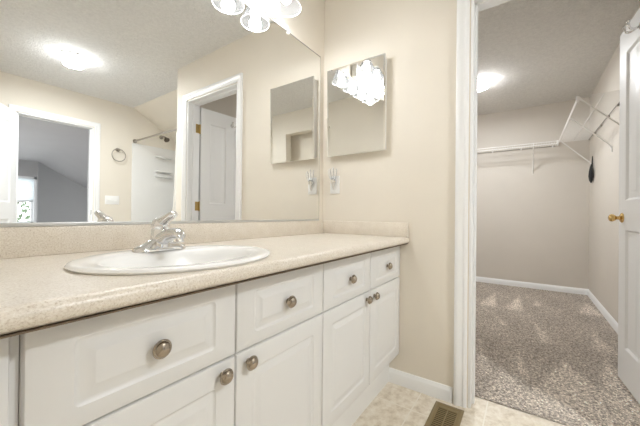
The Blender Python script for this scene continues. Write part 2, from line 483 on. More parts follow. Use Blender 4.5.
for z in (0.25, 1.035, 1.825):
    bm = hinge_bm(WT + 0.004, D1 + 0.017, z, 1)
    box(bm, 0.080, WT + 0.002, D1 + j, D1 + j + 0.002, z - 0.045, z + 0.045)     # leaf on the jamb
    obj('hinge', bm, OLDBRASS, d1)

# bedroom door, swung into the bathroom
BD = Vector((-0.40, 0.62, 0)).normalized()
BM_ = leaf_matrix((B0 - 0.005, YS + 0.032), BD, 0.012)
d2 = structroot('door_2', (B0, YS + 0.03, 0))
# keep the leaf thickness on the wall side
obj('door_leaf', leaf_bm(BM_ @ Matrix.Translation((0.012, 0, 0.03)), 0.69, 2.02), DOORW, d2)
door_knob(d2, BM_ @ Matrix.Translation((0.012, 0, 0.03)), 0.63, 0.95, BRASS)
bm = nb(); box(bm, B1 - j - 0.0015, B1 - j, YS - 0.035, YS - 0.008, 0.93, 0.99); obj('strike_plate', bm, PEWTER, jb)

# bedroom shell --------------------------------------------------------
YB = -8.0; ZF = 2.09; XR = 0.226; SL = 0.597
def zc(x): return ZF if x < XR else ZF - SL * (x - XR)
bm = nb()
pr = [(-2.5, ZF), (XR, ZF), (2.3, zc(2.3))]
W0, W1, WZ0, WZ1 = -0.56, 0.20, 0.66, 1.74
for a, b, zlo, zhi in ((-2.5, W0, 0, None), (W1, XR, 0, None), (XR, 2.3, 0, None), (W0, W1, 0, WZ0), (W0, W1, WZ1, None)):
    za, zb = (zhi, zhi) if zhi else (zc(a), zc(b))
    fr = [(a, YB, zlo), (b, YB, zlo), (b, YB, zb), (a, YB, za)]
    f = [bm.verts.new(p) for p in fr]; g = [bm.verts.new((p[0], YB - 0.1, p[2])) for p in fr]
    bm.faces.new(f); bm.faces.new(g[::-1])
    for k in range(4): bm.faces.new((f[k], f[(k + 1) % 4], g[(k + 1) % 4], g[k]))
struct('wall_bedroom_south', bm, GREYWALL)
bm = nb()
f = [bm.verts.new((x, y, z)) for x, z in pr for y in (YB - 0.1, YS - 0.12)]
f2 = [bm.verts.new((x, y, z + 0.08)) for x, z in pr for y in (YB - 0.1, YS - 0.12)]
for k in (0, 2):
    bm.faces.new((f[k], f[k + 1], f[k + 3], f[k + 2])); bm.faces.new((f2[k], f2[k + 2], f2[k + 3], f2[k + 1]))
struct('ceiling_bedroom', bm, GREYCEIL)
bm = nb(); box(bm, 2.3, 2.4, YB - 0.1, YS - 0.12, 0, 1.2); struct('wall_bedroom_east', bm, GREYWALL)
bm = nb()                                   # bedroom side wall with an added window, unseen, for more daylight
V0, V1 = -7.4, -4.6
box(bm, -2.6, -2.5, YB - 0.1, V0, 0, ZF + .08); box(bm, -2.6, -2.5, V1, YS - 0.12, 0, ZF + .08); box(bm, -2.6, -2.5, V0, V1, 0, 0.7); box(bm, -2.6, -2.5, V0, V1, 1.9, ZF + .08)
struct('wall_bedroom_west', bm, GREYWALL)
bm = nb(); box(bm, -2.5, B0, YS - 0.124, YS - 0.12, 0, ZF); box(bm, B0, B1, YS - 0.124, YS - 0.12, BT, ZF); box(bm, B1, 2.3, YS - 0.2, YS - 0.12, 0, ZF)
struct('wall_bedroom_north', bm, GREYWALL)

def portal(name, loc, rot, sx, sy):
    L = bpy.data.lights.new(name, 'AREA'); L.shape = 'RECTANGLE'; L.size = sx; L.size_y = sy
    L.cycles.is_portal = True
    o = bpy.data.objects.new(name, L); COL.objects.link(o); o.location = loc; o.rotation_euler = rot
portal('window_daylight', ((W0 + W1) / 2, YB - 0.11, (WZ0 + WZ1) / 2), (math.radians(90), 0, 0), W1 - W0, WZ1 - WZ0)
portal('added_window_daylight', (-2.62, (V0 + V1) / 2, 1.3), (0, math.radians(-90), 0), 1.2, V1 - V0)

def window(name, place, u0, u1, z0, z1):
    """double hung window: place(u, d, z)"""
    root = structroot(name, place((u0 + u1) / 2, 0, z0))
    def bar(bm, a, b, c, d, e, f, bv=0.002):
        p, q = Vector(place(a, c, e)), Vector(place(b, d, f))
        box(bm, min(p.x, q.x), max(p.x, q.x), min(p.y, q.y), max(p.y, q.y), e, f, bv)
    bm = nb(); t = 0.05
    bar(bm, u0, u0 + t, 0.0, 0.10, z0, z1); bar(bm, u1 - t, u1, 0.0, 0.10, z0, z1); bar(bm, u0, u1, 0.0, 0.10, z1 - t, z1); bar(bm, u0 - 0.02, u1 + 0.02, -0.03, 0.10, z0 - 0.02, z0 + 0.03)
    obj('window_frame', bm, TRIM, root)
    zm = (z0 + z1) / 2; s = 0.04
    for za, zb, da in ((z0 + 0.03, zm + 0.02, 0.035), (zm - 0.02, z1 - t, 0.065)):
        bm = nb()
        bar(bm, u0 + t, u0 + t + s, da, da + 0.025, za, zb); bar(bm, u1 - t - s, u1 - t, da, da + 0.025, za, zb)
        bar(bm, u0 + t, u1 - t, da, da + 0.025, za, za + s); bar(bm, u0 + t, u1 - t, da, da + 0.025, zb - s, zb)
        so = obj('sash', bm, TRIM, root)
        bm = nb(); bar(bm, u0 + t + s, u1 - t - s, da + 0.01, da + 0.014, za + s, zb - s, 0); obj('pane', bm, PANE, so)
    return root
window('window_1', lambda u, d, z: (u, YB - d, z), W0, W1, WZ0, WZ1)
window('window_added', lambda u, d, z: (-2.5 - d, u, z), V0, V1, 0.7, 1.9)  # unseen window, added to let more daylight into the bedroom
sh = thing('window_blind', 'white pleated blind lowered over the upper half of the bedroom window', 'blind', ((W0 + W1) / 2, YB + 0.02, 1.2))
bm = nb(); n = 26; za, zb = 1.215, 1.70
loops = [[(u, YB - 0.012 + 0.008 * (k % 2), zb - (zb - za) * k / n) for u in (W0 + 0.052, W1 - 0.052)] for k in range(n + 1)]
strip(bm, loops, False); obj('pleated_shade', bm, BLIND, sh, ang=10)
bm = nb(); box(bm, W0 + 0.052, W1 - 0.052, YB - 0.02, YB + 0.004, za - 0.02, za, 0.003); obj('bottom_rail', bm, TRIM, sh)
bm = nb(); box(bm, W0 + 0.052, W1 - 0.052, YB - 0.025, YB + 0.008, zb - 0.01, WZ1 - 0.05, 0.003); obj('head_rail', bm, TRIM, sh)

def tree():
    t = thing('tree', 'leafy tree outdoors seen through the lower bedroom window pane', 'tree', (-0.1, -12.2, -2.6))
    bm = nb()
    tube(bm, smooth_path([(-0.1, -12.2, -2.6), (-0.05, -12.2, -0.6), (0.05, -12.15, 1.0), (0.0, -12.2, 2.0)]), 0.09, 8)
    for k in range(14):
        a = k * 2.4; z = -0.4 + 0.17 * k
        tube(bm, smooth_path([(0, -12.2, z), (0.5 * math.cos(a), -12.2 + 0.5 * math.sin(a), z + 0.25), (1.0 * math.cos(a), -12.2 + 0.9 * math.sin(a), z + 0.35)], 4), [0.035] * 4 + [0.02] * 4 + [0.01], 6)
    obj('trunk', bm, BARK, t)
    bm = nb(); rn = random.Random(3)
    for k in range(1500):
        a = rn.uniform(0, 6.283); r = 1.25 * math.sqrt(rn.random()); z = rn.uniform(-0.9, 2.4)
        p = Vector((r * math.cos(a), -12.2 + 0.8 * r * math.sin(a), z))
        u = Vector((rn.gauss(0, 1), rn.gauss(0, 1), rn.gauss(0, 1))).normalized(); v = u.orthogonal().normalized()
        L, B = 0.085, 0.035
        bm.faces.new([bm.verts.new(p + q) for q in (-u * L, v * B, u * L, -v * B)])
    obj('foliage', bm, LEAF, t, flip=False)
tree()

# ------------------------------------------------------------------ vanity
FF = -0.543                       # door faces
UX = [-1.553, -1.171, -0.785, -0.3965, -0.003]
ZD0, ZD1, ZS0, ZS1 = 0.176, 0.613, 0.617, 0.797
CT, CB = 0.8414, 0.8062
def front_bm(x0, x1, z0, z1, iu, iv):
    bm = nb(); th = 0.018
    Mx = Matrix(((1, 0, 0, x0), (0, 0, -1, FF), (0, 1, 0, z0), (0, 0, 0, 1)))   # u->x, v->z, w->-y
    W_, H_ = x1 - x0, z1 - z0; e = 0.005
    P = lambda u, v, wv: Mx @ Vector((u, v, wv))
    def rect(i, wv, j=None, r=0.0):
        j = i if j is None else j
        out = []
        for cu, cv, a0 in ((i + r, j + r, 180), (W_ - i - r, j + r, 270), (W_ - i - r, H_ - j - r, 0), (i + r, H_ - j - r, 90)):
            for k in range(4):
                t = math.radians(a0 + 30 * k); out.append(P(cu + r * math.cos(t), cv + r * math.sin(t), wv))
        return out
    g = lambda d, wv, r: rect(iu + d, wv, iv + d, r)
    loops = [rect(0, -th, r=0.0004), rect(0, -0.005, r=0.0004), rect(0.0015, -0.0015, r=0.001), rect(e, 0, r=0.002),
             g(0, 0, 0.010), g(0.0015, -0.0012, 0.009), g(0.004, -0.0034, 0.008), g(0.007, -0.0042, 0.006), g(0.010, -0.0036, 0.005), g(0.013, -0.0030, 0.004),
             g(0.026, -0.0006, 0.002), g(0.0275, 0.0003, 0.001), g(0.030, 0.0004, 0.0008)]
    strip(bm, loops, True, True, True)
    return bm
def knob(parent, x, z):
    bm = nb()
    lathe(bm, [(0.0, 0.0), (0.0085, 0.0), (0.0085, 0.002), (0.006, 0.004), (0.006, 0.009), (0.012, 0.0115), (0.0175, 0.0135), (0.0185, 0.0160), (0.0178, 0.0178), (0.0165, 0.0182), (0.0162, 0.0192), (0.0145, 0.0228), (0.011, 0.0258), (0.006, 0.0276), (0.0, 0.0282)],
          (x, FF, z), (0, -1, 0), 28)
    obj('knob', bm, NICKEL, parent)

def base_cabinet(a, m_, b, label, hinge_out=True):
    root = thing('vanity_cabinet', label, 'cabinet', ((a + b) / 2, -0.27, 0), 'white vanity base cabinets')
    bm = nb(); t = 0.016; x0, x1 = a + 0.001, b - 0.001
    box(bm, x0, x0 + t, -0.507, -0.004, 0.17, CB - 0.003); box(bm, x1 - t, x1, -0.507, -0.004, 0.17, CB - 0.003)
    box(bm, x0 + t, x1 - t, -0.507, -0.004, 0.17, 0.186); box(bm, x0 + t, x1 - t, -0.012, -0.004, 0.186, CB - 0.003)
    obj('carcass', bm, CARC, root)
    bm = nb(); y0, y1 = -0.525, -0.507
    box(bm, x0, x0 + 0.03, y0, y1, 0.17, CB - 0.003); box(bm, x1 - 0.03, x1, y0, y1, 0.17, CB - 0.003); box(bm, m_ - 0.03, m_ + 0.03, y0, y1, 0.17, CB - 0.003)
    for p, q in ((x0 + 0.0301, m_ - 0.0301), (m_ + 0.0301, x1 - 0.0301)):
        for za, zb in ((0.17, 0.20), (0.59, 0.64), (0.76, CB - 0.003)): box(bm, p, q, y0 + 0.0002, y1, za, zb)
    obj('face_frame', bm, CARC, root)
    bm = nb(); box(bm, x0, x1, -0.483, -0.467, 0.0, 0.17); obj('toe_kick', bm, KICK, root)
    g = 0.002
    for k, (p, q) in enumerate(((a, m_), (m_, b))):
        dr = obj('drawer', front_bm(p + g, q - g, ZS0, ZS1, 0.058, 0.034), CAB, root); knob(dr, (p + q) / 2, 0.7035)
        do = obj('door', front_bm(p + g, q - g, ZD0, ZD1, 0.054, 0.054), CAB, root); knob(do, (q - 0.04) if k == 0 else (p + 0.039), 0.5835)
    return root
base_cabinet(UX[0], UX[1], UX[2], 'white raised panel vanity cabinet under the sink basin')
base_cabinet(UX[2], UX[3], UX[4], 'white raised panel vanity cabinet meeting the beige wall beside the closet doorway')
bm = nb(); box(bm, -1.948, UX[0] - 0.012, -0.540, -0.5252, 0.17, CB, 0.003); box(bm, -1.948, UX[0] - 0.0002, -0.525, -0.507, 0.17, CB - 0.003); box(bm, -1.948, UX[0] - 0.003, -0.483, -0.467, 0, 0.1698)
tag(obj('filler_panel', bm, CAB), 'plain white vanity filler panel under the counter end nearer the camera', 'panel')

# countertop with the oval cutout
SX, SY, SA, SB = -1.200, -0.358, 0.254, 0.213     # basin rim ellipse
XL, XR_, YF, YBK = -1.949, -0.001, -0.573, -0.002
top = thing('countertop', 'speckled beige laminate vanity countertop with rounded edge', 'countertop', (-0.9, -0.3, CB))
def counter_bm():
    bm = nb(); n = 96; hx, hy = SA - 0.018, SB - 0.018
    angs = sorted([2 * math.pi * k / n for k in range(n)] + [math.atan2(y - SY, x - SX) % (2 * math.pi) for x in (XL, XR_) for y in (YF, YBK)])
    def outer(t):
        dx, dy = math.cos(t), math.sin(t)
        k = min(((XR_ if dx > 0 else XL) - SX) / dx if abs(dx) > 1e-9 else 9, ((YBK if dy > 0 else YF) - SY) / dy if abs(dy) > 1e-9 else 9)
        return SX + dx * k, SY + dy * k
    ot = [outer(t) for t in angs]; it = [(SX + hx * math.cos(t), SY + hy * math.sin(t)) for t in angs]
    strip(bm, [[(x, y, CB) for x, y in ot], [(x, y, CB) for x, y in it], [(x, y, CT) for x, y in it], [(x, y, CT) for x, y in ot]], True)
    for a in (XL, XR_):                                             # ends
        bm.faces.new([bm.verts.new(p) for p in ((a, YF, CB), (a, YBK, CB), (a, YBK, CT), (a, YF, CT))])
    bm.faces.new([bm.verts.new(p) for p in ((XL, YBK, CB), (XR_, YBK, CB), (XR_, YBK, CT), (XL, YBK, CT))])
    r = 0.0176; zc_ = (CT + CB) / 2
    prof = [(YF, CT)] + [(YF - 0.003 - r * math.sin(t), zc_ + r * math.cos(t)) for t in [math.pi * k / 10 for k in range(11)]] + [(YF, CB)]
    strip(bm, [[(XL, y, z) for y, z in prof], [(XR_, y, z) for y, z in prof]], False, True, True)
    return bm
obj('worktop', counter_bm(), COUNTER, top, ang=50)
bm = nb(); box(bm, XL, XR_, -0.588, -0.546, CB - 0.0022, CB - 0.0002); obj('gap_shadow_strip', bm, GAPSHADOW, top)  # dark underside strip carrying the shadow line below the counter edge
bm = nb(); box(bm, XL, XR_, -0.022, -0.001, CT, 0.9225, 0.003); obj('backsplash', bm, COUNTER, top)
bm = nb(); box(bm, -0.022, -0.001, -0.590, -0.022, CT, 0.9225, 0.003); obj('side_splash', bm, COUNTER, top)

# sink -----------------------------------------------------------------
sink = thing('sink', 'white oval drop in ceramic basin set in the beige counter', 'sink', (SX, SY, CT))
def ell(cx, cyy, a, b, z): return [(cx + a * math.cos(t), cyy + b * math.sin(t), z) for t in [2 * math.pi * k / 72 for k in range(72)]]
bm = nb(); by = SY - 0.018
L = [ell(SX, SY, SA - 0.004, SB - 0.004, CT + 0.0005), ell(SX, SY, SA, SB, CT + 0.005), ell(SX, SY, SA - 0.003, SB - 0.003, CT + 0.0095), ell(SX, SY, SA - 0.012, SB - 0.011, CT + 0.0118),
     ell(SX, SY - 0.010, SA - 0.030, SB - 0.026, CT + 0.0112), ell(SX, by + 0.002, 0.205, 0.146, CT + 0.009), ell(SX, by, 0.198, 0.137, CT + 0.002), ell(SX, by, 0.190, 0.127, CT - 0.012),
     ell(SX, by, 0.172, 0.113, CT - 0.06), ell(SX, by, 0.135, 0.088, CT - 0.105), ell(SX, by, 0.08, 0.056, CT - 0.128), ell(SX, by, 0.024, 0.024, CT - 0.135)]
strip(bm, L, True)
obj('basin', bm, CERAM, sink, ang=60, flip=False)
bm = nb(); lathe(bm, [(0.0, -0.006), (0.024, -0.004), (0.028, 0.0), (0.024, 0.003), (0.018, 0.0025), (0.0, 0.004)], (SX, by, CT - 0.134), n=28); obj('drain', bm, CHROME, sink)

# faucet -----------------------------------------------------------------
FX, FY, FZ = -1.192, -0.213, CT + 0.0112
fa = thing('faucet', 'chrome single lever faucet on the basin rim', 'faucet', (FX, FY, FZ))
def stadium(cx, cyy, a, r, z, n=12):
    p = []
    for k in range(n + 1): t = -math.pi / 2 + math.pi * k / n; p.append((cx + a + r * math.cos(t), cyy + r * math.sin(t), z))
    for k in range(n + 1): t = math.pi / 2 + math.pi * k / n; p.append((cx - a + r * math.cos(t), cyy + r * math.sin(t), z))
    return p
bm = nb(); strip(bm, [stadium(FX, FY, 0.052, 0.026, FZ - 0.001), stadium(FX, FY, 0.052, 0.0255, FZ + 0.005), stadium(FX, FY, 0.050, 0.023, FZ + 0.011), stadium(FX, FY, 0.040, 0.019, FZ + 0.016), stadium(FX, FY, 0.024, 0.018, FZ + 0.024), stadium(FX, FY, 0.012, 0.016, FZ + 0.034)], True, True, True)
obj('base_plate', bm, CHROME, fa, ang=40)
bm = nb()
secs = [((FX, FY, FZ + 0.008), (0.036, 0, 0), (0, 0.0255, 0)), ((FX, FY, FZ + 0.020), (0.031, 0, 0), (0, 0.025, 0)), ((FX, FY + 0.001, FZ + 0.040), (0.0270, 0, 0), (0, 0.0245, 0)), ((FX, FY + 0.001, FZ + 0.060), (0.0255, 0, 0), (0, 0.0245, 0)), ((FX, FY + 0.001, FZ + 0.065), (0.022, 0, 0), (0, 0.022, 0))]
loft(bm, secs, 24)
obj('valve_body', bm, CHROME, fa, ang=40)
bm = nb()
sp = [((FX, FY + 0.004, FZ + 0.030), 0.024, 0.022), ((FX, FY - 0.025, FZ + 0.038), 0.0225, 0.019), ((FX, FY - 0.052, FZ + 0.048), 0.020, 0.0175), ((FX, FY - 0.078, FZ + 0.053), 0.0185, 0.0165), ((FX, FY - 0.098, FZ + 0.054), 0.0180, 0.0160), ((FX, FY - 0.113, FZ + 0.049), 0.0150, 0.0110), ((FX, FY - 0.117, FZ + 0.046), 0.008, 0.005)]
loft(bm, [(c, (a, 0, 0), (0, 0.25 * b, b)) for c, a, b in sp], 20)
spo = obj('spout', bm, CHROME, fa, ang=50)
bm = nb(); lathe(bm, [(0.0, -0.001), (0.011, 0), (0.0115, 0.012), (0.009, 0.014), (0.0, 0.012)], (FX, FY - 0.108, FZ + 0.043), (0, -0.15, -1), 20); obj('aerator', bm, CHROME, spo)
bm = nb(); lathe(bm, [(0.024, 0.0), (0.0265, 0.003), (0.0265, 0.012), (0.0225, 0.023), (0.014, 0.030), (0.0, 0.032)], (FX, FY + 0.001, FZ + 0.066), (0, -0.16, 1), 28)
ha = obj('handle', bm, CHROME, fa, ang=40)
bm = nb()
lv = [((FX, FY + 0.006, FZ + 0.078), 0.018, 0.016), ((FX, FY - 0.020, FZ + 0.089), 0.0175, 0.0150), ((FX, FY - 0.044, FZ + 0.099), 0.0150, 0.0120), ((FX, FY - 0.062, FZ + 0.106), 0.0150, 0.0110), ((FX, FY - 0.074, FZ + 0.109), 0.0140, 0.0095), ((FX, FY - 0.081, FZ + 0.109), 0.007, 0.004)]
loft(bm, [(c, (a, 0, 0), (0, 0.3 * b, b)) for c, a, b in lv], 18)
obj('lever', bm, CHROME, ha, ang=50)
bm = nb(); tube(bm, [(FX, FY + 0.031, FZ + 0.005), (FX, FY + 0.031, FZ + 0.052)], 0.003, 10); lathe(bm, [(0, 0), (0.005, 0.001), (0.006, 0.006), (0.004, 0.010), (0, 0.011)], (FX, FY + 0.031, FZ + 0.051), n=14)
obj('lift_rod', bm, CHROME, fa)

# ------------------------------------------------------------------ wall mirror
MX0, MX1, MZ0, MZ1 = -1.944, -0.054, 0.926, 2.005
mi = thing('wall_mirror', 'large frameless wall mirror above the vanity backsplash', 'mirror', (-1.0, 0, MZ0))
bm = nb(); box(bm, MX0, MX1, -0.0064, -0.0051, MZ0, MZ1); obj('mirror_glass', bm, MIRROR, mi)
bm = nb(); box(bm, MX0 - 0.002, MX1 + 0.004, -0.0050, -0.0006, MZ0, MZ1 + 0.006); obj('mirror_edge', bm, EDGE, mi)
bm = nb(); box(bm, MX0, MX1, -0.0105, -0.0066, MZ0 - 0.0025, MZ0 + 0.008, 0.001); obj('bottom_channel', bm, SEAL, mi)
for x in (-0.378, -1.35):
    bm = nb(); box(bm, x - 0.008, x + 0.008, -0.011, -0.0005, MZ1 - 0.009, MZ1 + 0.012, 0.002); obj('mirror_clip', bm, PLAST, mi)

# vanity light -----------------------------------------------------------
LX = [-0.526, -0.707, -0.888, -1.069]; LY, LZ = -0.119, 2.020
vl = thing('vanity_light', 'white bath light bar with four lit bell glass shades above the mirror', 'light fixture', (-0.8, 0, 2.07))
bm = nb(); box(bm, -1.105, -0.492, -0.052, -0.0005, 2.018, 2.125, 0.008, 3); obj('light_bar', bm, BARM, vl)
for x in LX:
    bm = nb(); tube(bm, smooth_path([(x, -0.045, 2.085), (x, -0.085, 2.098), (x, LY, 2.135)], 5), 0.009, 10)
    lathe(bm, [(0.0, 0.032), (0.012, 0.031), (0.022, 0.026), (0.027, 0.010), (0.027, 0.0), (0.0, 0.0)], (x, LY, 2.118), n=20)
    obj('arm', bm, WHITEM, vl)
    bm = nb()
    prof = [(0.024, 0.112), (0.031, 0.104), (0.040, 0.090), (0.050, 0.066), (0.060, 0.040), (0.070, 0.015), (0.0775, 0.0)]
    lp = [[(x + r * math.cos(t), LY + r * math.sin(t), LZ + h) for t in [2 * math.pi * k / 32 for k in range(32)]] for r, h in prof]
    strip(bm, lp, True)
    s = obj('shade', bm, FROST, vl, flip=False)
    bm = nb(); tube(bm, [(x + 0.0775 * math.cos(t), LY + 0.0775 * math.sin(t), LZ) for t in [2 * math.pi * k / 32 for k in range(32)]], 0.0022, 6, closed=True); obj('shade_rim', bm, RIMG, s)
    bm = nb(); lathe(bm, [(0.0, -0.034), (0.012, -0.031), (0.024, -0.019), (0.029, -0.002), (0.026, 0.014), (0.016, 0.034), (0.013, 0.050), (0.0, 0.050)], (x, LY, LZ + 0.052), n=20)
    obj('bulb', bm, BULB, s)
    L = bpy.data.lights.new('bulb_light', 'POINT'); L.energy = BULB_W; L.color = (0.96, 0.98, 1.0); L.shadow_soft_size = 0.034
    lo = bpy.data.objects.new('bulb_light', L); COL.objects.link(lo); lo.location = (x, LY, LZ + 0.003)
    lo.parent = vl; lo.location = Vector((x, LY, LZ - 0.008)) - vl.location

# medicine cabinet --------------------------------------------------------
mc = thing('medicine_cabinet', 'mirrored medicine cabinet on the beige wall beside the closet doorway', 'medicine cabinet', (0, -0.262, 1.34))
MY0, MY1, MCZ0, MCZ1 = -0.462, -0.062, 1.342, 1.898
bm = nb(); box(bm, -0.026, -0.0005, MY0 + 0.012, MY1 - 0.006, MCZ0 + 0.012, MCZ1 - 0.012, 0.001); obj('cabinet_body', bm, WHITEM, mc)
TILT = math.radians(1.3)
def mcp(x, y, z): return (x - math.tan(TILT) * (z - MCZ0), y, z)
bm = nb(); box(bm, -0.038, -0.029, MY0, MY1, MCZ0, MCZ1)
for v in bm.verts: v.co = mcp(*v.co)
md = obj('door', bm, WHITEM, mc)
bm = nb()
def rr(i, x): return [mcp(x, MY0 + i, MCZ0 + i), mcp(x, MY1 - i, MCZ0 + i), mcp(x, MY1 - i, MCZ1 - i), mcp(x, MY0 + i, MCZ1 - i)]
strip(bm, [rr(0, -0.0382), rr(0, -0.0415), rr(0.010, -0.043)], True, True, True)
obj('mirror_glass', bm, MIRROR, md, ang=0.3)

# outlet and night light ------------------------------------------------------
op = thing('outlet_plate', 'white wall outlet plate below the medicine cabinet', 'outlet', (0, -0.098, 1.16))
bm = nb(); box(bm, -0.006, -0.0003, -0.134, -0.062, 1.102, 1.218, 0.003, 3); obj('cover_plate', bm, PLAST, op)
for z in (1.138, 1.182):
    bm = nb(); lathe(bm, [(0, 0), (0.0165, 0), (0.016, 0.002), (0, 0.002)], (-0.006, -0.098, z), (-1, 0, 0), 24); obj('socket', bm, PLAST, op)
nl = thing('night_light', 'small chrome night light with clear upright petals plugged into the outlet plate', 'night light', (-0.01, -0.098, 1.15))
bm = nb(); lathe(bm, [(0.0, 0), (0.016, 0.0), (0.019, 0.008), (0.018, 0.020), (0.012, 0.026), (0, 0.027)], (-0.0085, -0.098, 1.182), (-1, 0, 0), 20); obj('housing', bm, CHROME, nl)
bm = nb(); lathe(bm, [(0, 0), (0.011, 0.002), (0.010, 0.016), (0.006, 0.034), (0.003, 0.046), (0, 0.047)], (-0.022, -0.098, 1.172), (-0.05, 0, -1), 16); obj('stem', bm, CHROME, nl)
for dy, tz in ((-0.024, 1.262), (0.0, 1.274), (0.024, 1.266)):
    bm = nb()
    pts = smooth_path([(-0.026, -0.098 + dy * 0.3, 1.182), (-0.034, -0.098 + dy * 0.8, 1.215), (-0.036, -0.098 + dy, 1.243), (-0.030, -0.098 + dy * 1.1, tz)], 4)
    loft(bm, [(p, (0.003, 0, 0), (0, r, 0)) for p, r in zip(pts, [0.005, 0.007, 0.009, 0.0105, 0.011, 0.0115, 0.012, 0.012, 0.0115, 0.010, 0.008, 0.006, 0.002])], 12)
    obj('petal', bm, CLEAR, nl)

# ceiling lights ------------------------------------------------------------
def ceiling_light(x, y, r, label, m, watt, H=H):
    t = thing('ceiling_light', label, 'ceiling light', (x, y, H))
    bm = nb(); lathe(bm, [(0, 0), (r * 0.98, 0), (r * 0.98, 0.012), (r * 0.95, 0.016), (0, 0.016)], (x, y, H - 0.0005), (0, 0, -1), 40); obj('canopy_plate', bm, WHITEM, t)
    bm = nb(); lathe(bm, [(0, 0.0), (r * 0.95, 0.0), (r * 0.97, 0.010), (r * 0.94, 0.026), (r * 0.84, 0.042), (r * 0.62, 0.056), (r * 0.32, 0.063), (0, 0.065)], (x, y, H - 0.017), (0, 0, -1), 40); obj('dome_diffuser', bm, m, t)
    L = bpy.data.lights.new('dome_light', 'AREA'); L.shape = 'DISK'; L.size = r * 1.4; L.energy = watt; L.color = (0.95, 0.98, 1.0)
    lo = bpy.data.objects.new('dome_light', L); COL.objects.link(lo); lo.parent = t; lo.location = (0, 0, -0.085)
ceiling_light(-0.693, -2.43, 0.110, 'round lit dome light on the bathroom ceiling', DOME, DOME_W)
ceiling_light(2.03, -0.69, 0.125, 'round lit dome light on the closet ceiling', CDOME, CLOSET_W)

ceiling_light(-1.75, -5.4, 0.13, 'added dome light brightening the bedroom from out of view', BFILL, 30.0, ZF)  # unseen lamp, added to brighten the bedroom

# floor register --------------------------------------------------------------
rg = thing('floor_register', 'bronze coloured louvered floor register on the cream tile beside the closet doorway', 'vent', (-0.175, -0.82, 0))
RX0, RX1, RY0, RY1 = -0.335, -0.042, -0.888, -0.754
bm = nb(); b_ = 0.024
def rrec(i, z): return [(RX0 + i, RY0 + i, z), (RX1 - i, RY0 + i, z), (RX1 - i, RY1 - i, z), (RX0 + i, RY1 - i, z)]
strip(bm, [rrec(0, 0.0005), rrec(0.001, 0.004), rrec(0.006, 0.007), rrec(b_ - 0.003, 0.007), rrec(b_, 0.005), rrec(b_, 0.0005)], True)
obj('frame', bm, REGB, rg)
bm = nb(); box(bm, RX0 + b_, RX1 - b_, RY0 + b_, RY1 - b_, 0.0006, 0.0012); obj('duct_opening', bm, DARK, rg)
bm = nb(); n = 17
for k in range(n):
    x = RX0 + b_ + (RX1 - RX0 - 2 * b_) * (k + 0.5) / n
    f = [bm.verts.new(p) for p in ((x - 0.0036, RY0 + b_, 0.0042), (x + 0.0030, RY0 + b_, 0.0058), (x + 0.0030, RY1 - b_, 0.0058), (x - 0.0036, RY1 - b_, 0.0042))]
    bm.faces.new(f)
box(bm, RX0 + b_, RX1 - b_, (RY0 + RY1) / 2 - 0.002, (RY0 + RY1) / 2 + 0.002, 0.0015, 0.0058)
box(bm, RX1 - b_ - 0.022, RX1 - b_, RY0 + b_, RY1 - b_, 0.0014, 0.0056)
obj('louver_grille', bm, REGB, rg, flip=False)

# ------------------------------------------------------------------ closet shelves
def wire_shelf(label, a, b, y_out, z, along, braces):
    """a..b along the wall; P(s, d, z): d = distance out from the wall"""
    P = along
    t = thing('wire_shelf', label, 'shelf', P((a + b) / 2, 0.15, z), 'wire closet shelves')
    r = 0.0042
    bm = nb(); tube(bm, [P(a, y_out, z), P(b, y_out, z)], r, 8); tube(bm, [P(a, y_out + 0.004, z - 0.030), P(b, y_out + 0.004, z - 0.030)], r, 8)
    obj('front_rail', bm, WIRE, t)
    bm = nb(); tube(bm, [P(a, 0.012, z - 0.004), P(b, 0.012, z - 0.004)], r, 8); obj('back_rail', bm, RAILSHADOW, t)
    bm = nb(); tube(bm, [P(a, y_out * 0.5, z - 0.004), P(b, y_out * 0.5, z - 0.004)], r * 0.8, 8)
    obj('middle_rail', bm, WIRE, t)
    bm = nb(); n = int((b - a) / 0.0254)
    for k in range(n + 1):
        s = a + (b - a) * k / n
        tube(bm, [P(s, 0.010, z), P(s, y_out, z + 0.002), P(s, y_out + 0.004, z - 0.030)], 0.0015, 5)
    obj('wire_deck', bm, WIRE, t)
    for s in braces:
        bm = nb(); tube(bm, [P(s, y_out - 0.004, z - 0.004), P(s, y_out - 0.02, z - 0.012), P(s, 0.014, z - 0.30), P(s, 0.006, z - 0.335)], 0.0062, 8)
        box_pts = P(s, 0.004, z - 0.335); q = Vector(box_pts); box(bm, q.x - 0.008, q.x + 0.008, q.y - 0.004, q.y + 0.004, q.z - 0.025, q.z + 0.025, 0.001)
        obj('brace', bm, WIRE, t)
    k = int((b - a) / 0.30)
    for i in range(k + 1):
        q = Vector(P(a + 0.03 + (b - a - 0.06) * i / k, 0.008, z - 0.004)); bm = nb(); box(bm, q.x - 0.008, q.x + 0.008, q.y - 0.008, q.y + 0.008, q.z - 0.014, q.z + 0.008, 0.002)
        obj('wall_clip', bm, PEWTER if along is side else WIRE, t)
    for s in (a, b):
        q = Vector(P(s, y_out + 0.002, z - 0.014)); bm = nb(); box(bm, q.x - 0.009, q.x + 0.009, q.y - 0.009, q.y + 0.009, q.z - 0.025, q.z + 0.022, 0.003); obj('end_cap', bm, WIRE, t)
    return t
side = lambda s, d, z: (s, YC + d, z)
back = lambda s, d, z: (XC - d, s, z)
wire_shelf('white wire shelf on the closet side wall behind the open white door', 1.44, 3.20, 0.305, 1.918, side, (1.47, 2.04, 3.08))
wire_shelf('white wire shelf running across the closet back wall', -1.44, -0.03, 0.305, 1.885, back, (-1.205, -0.3))

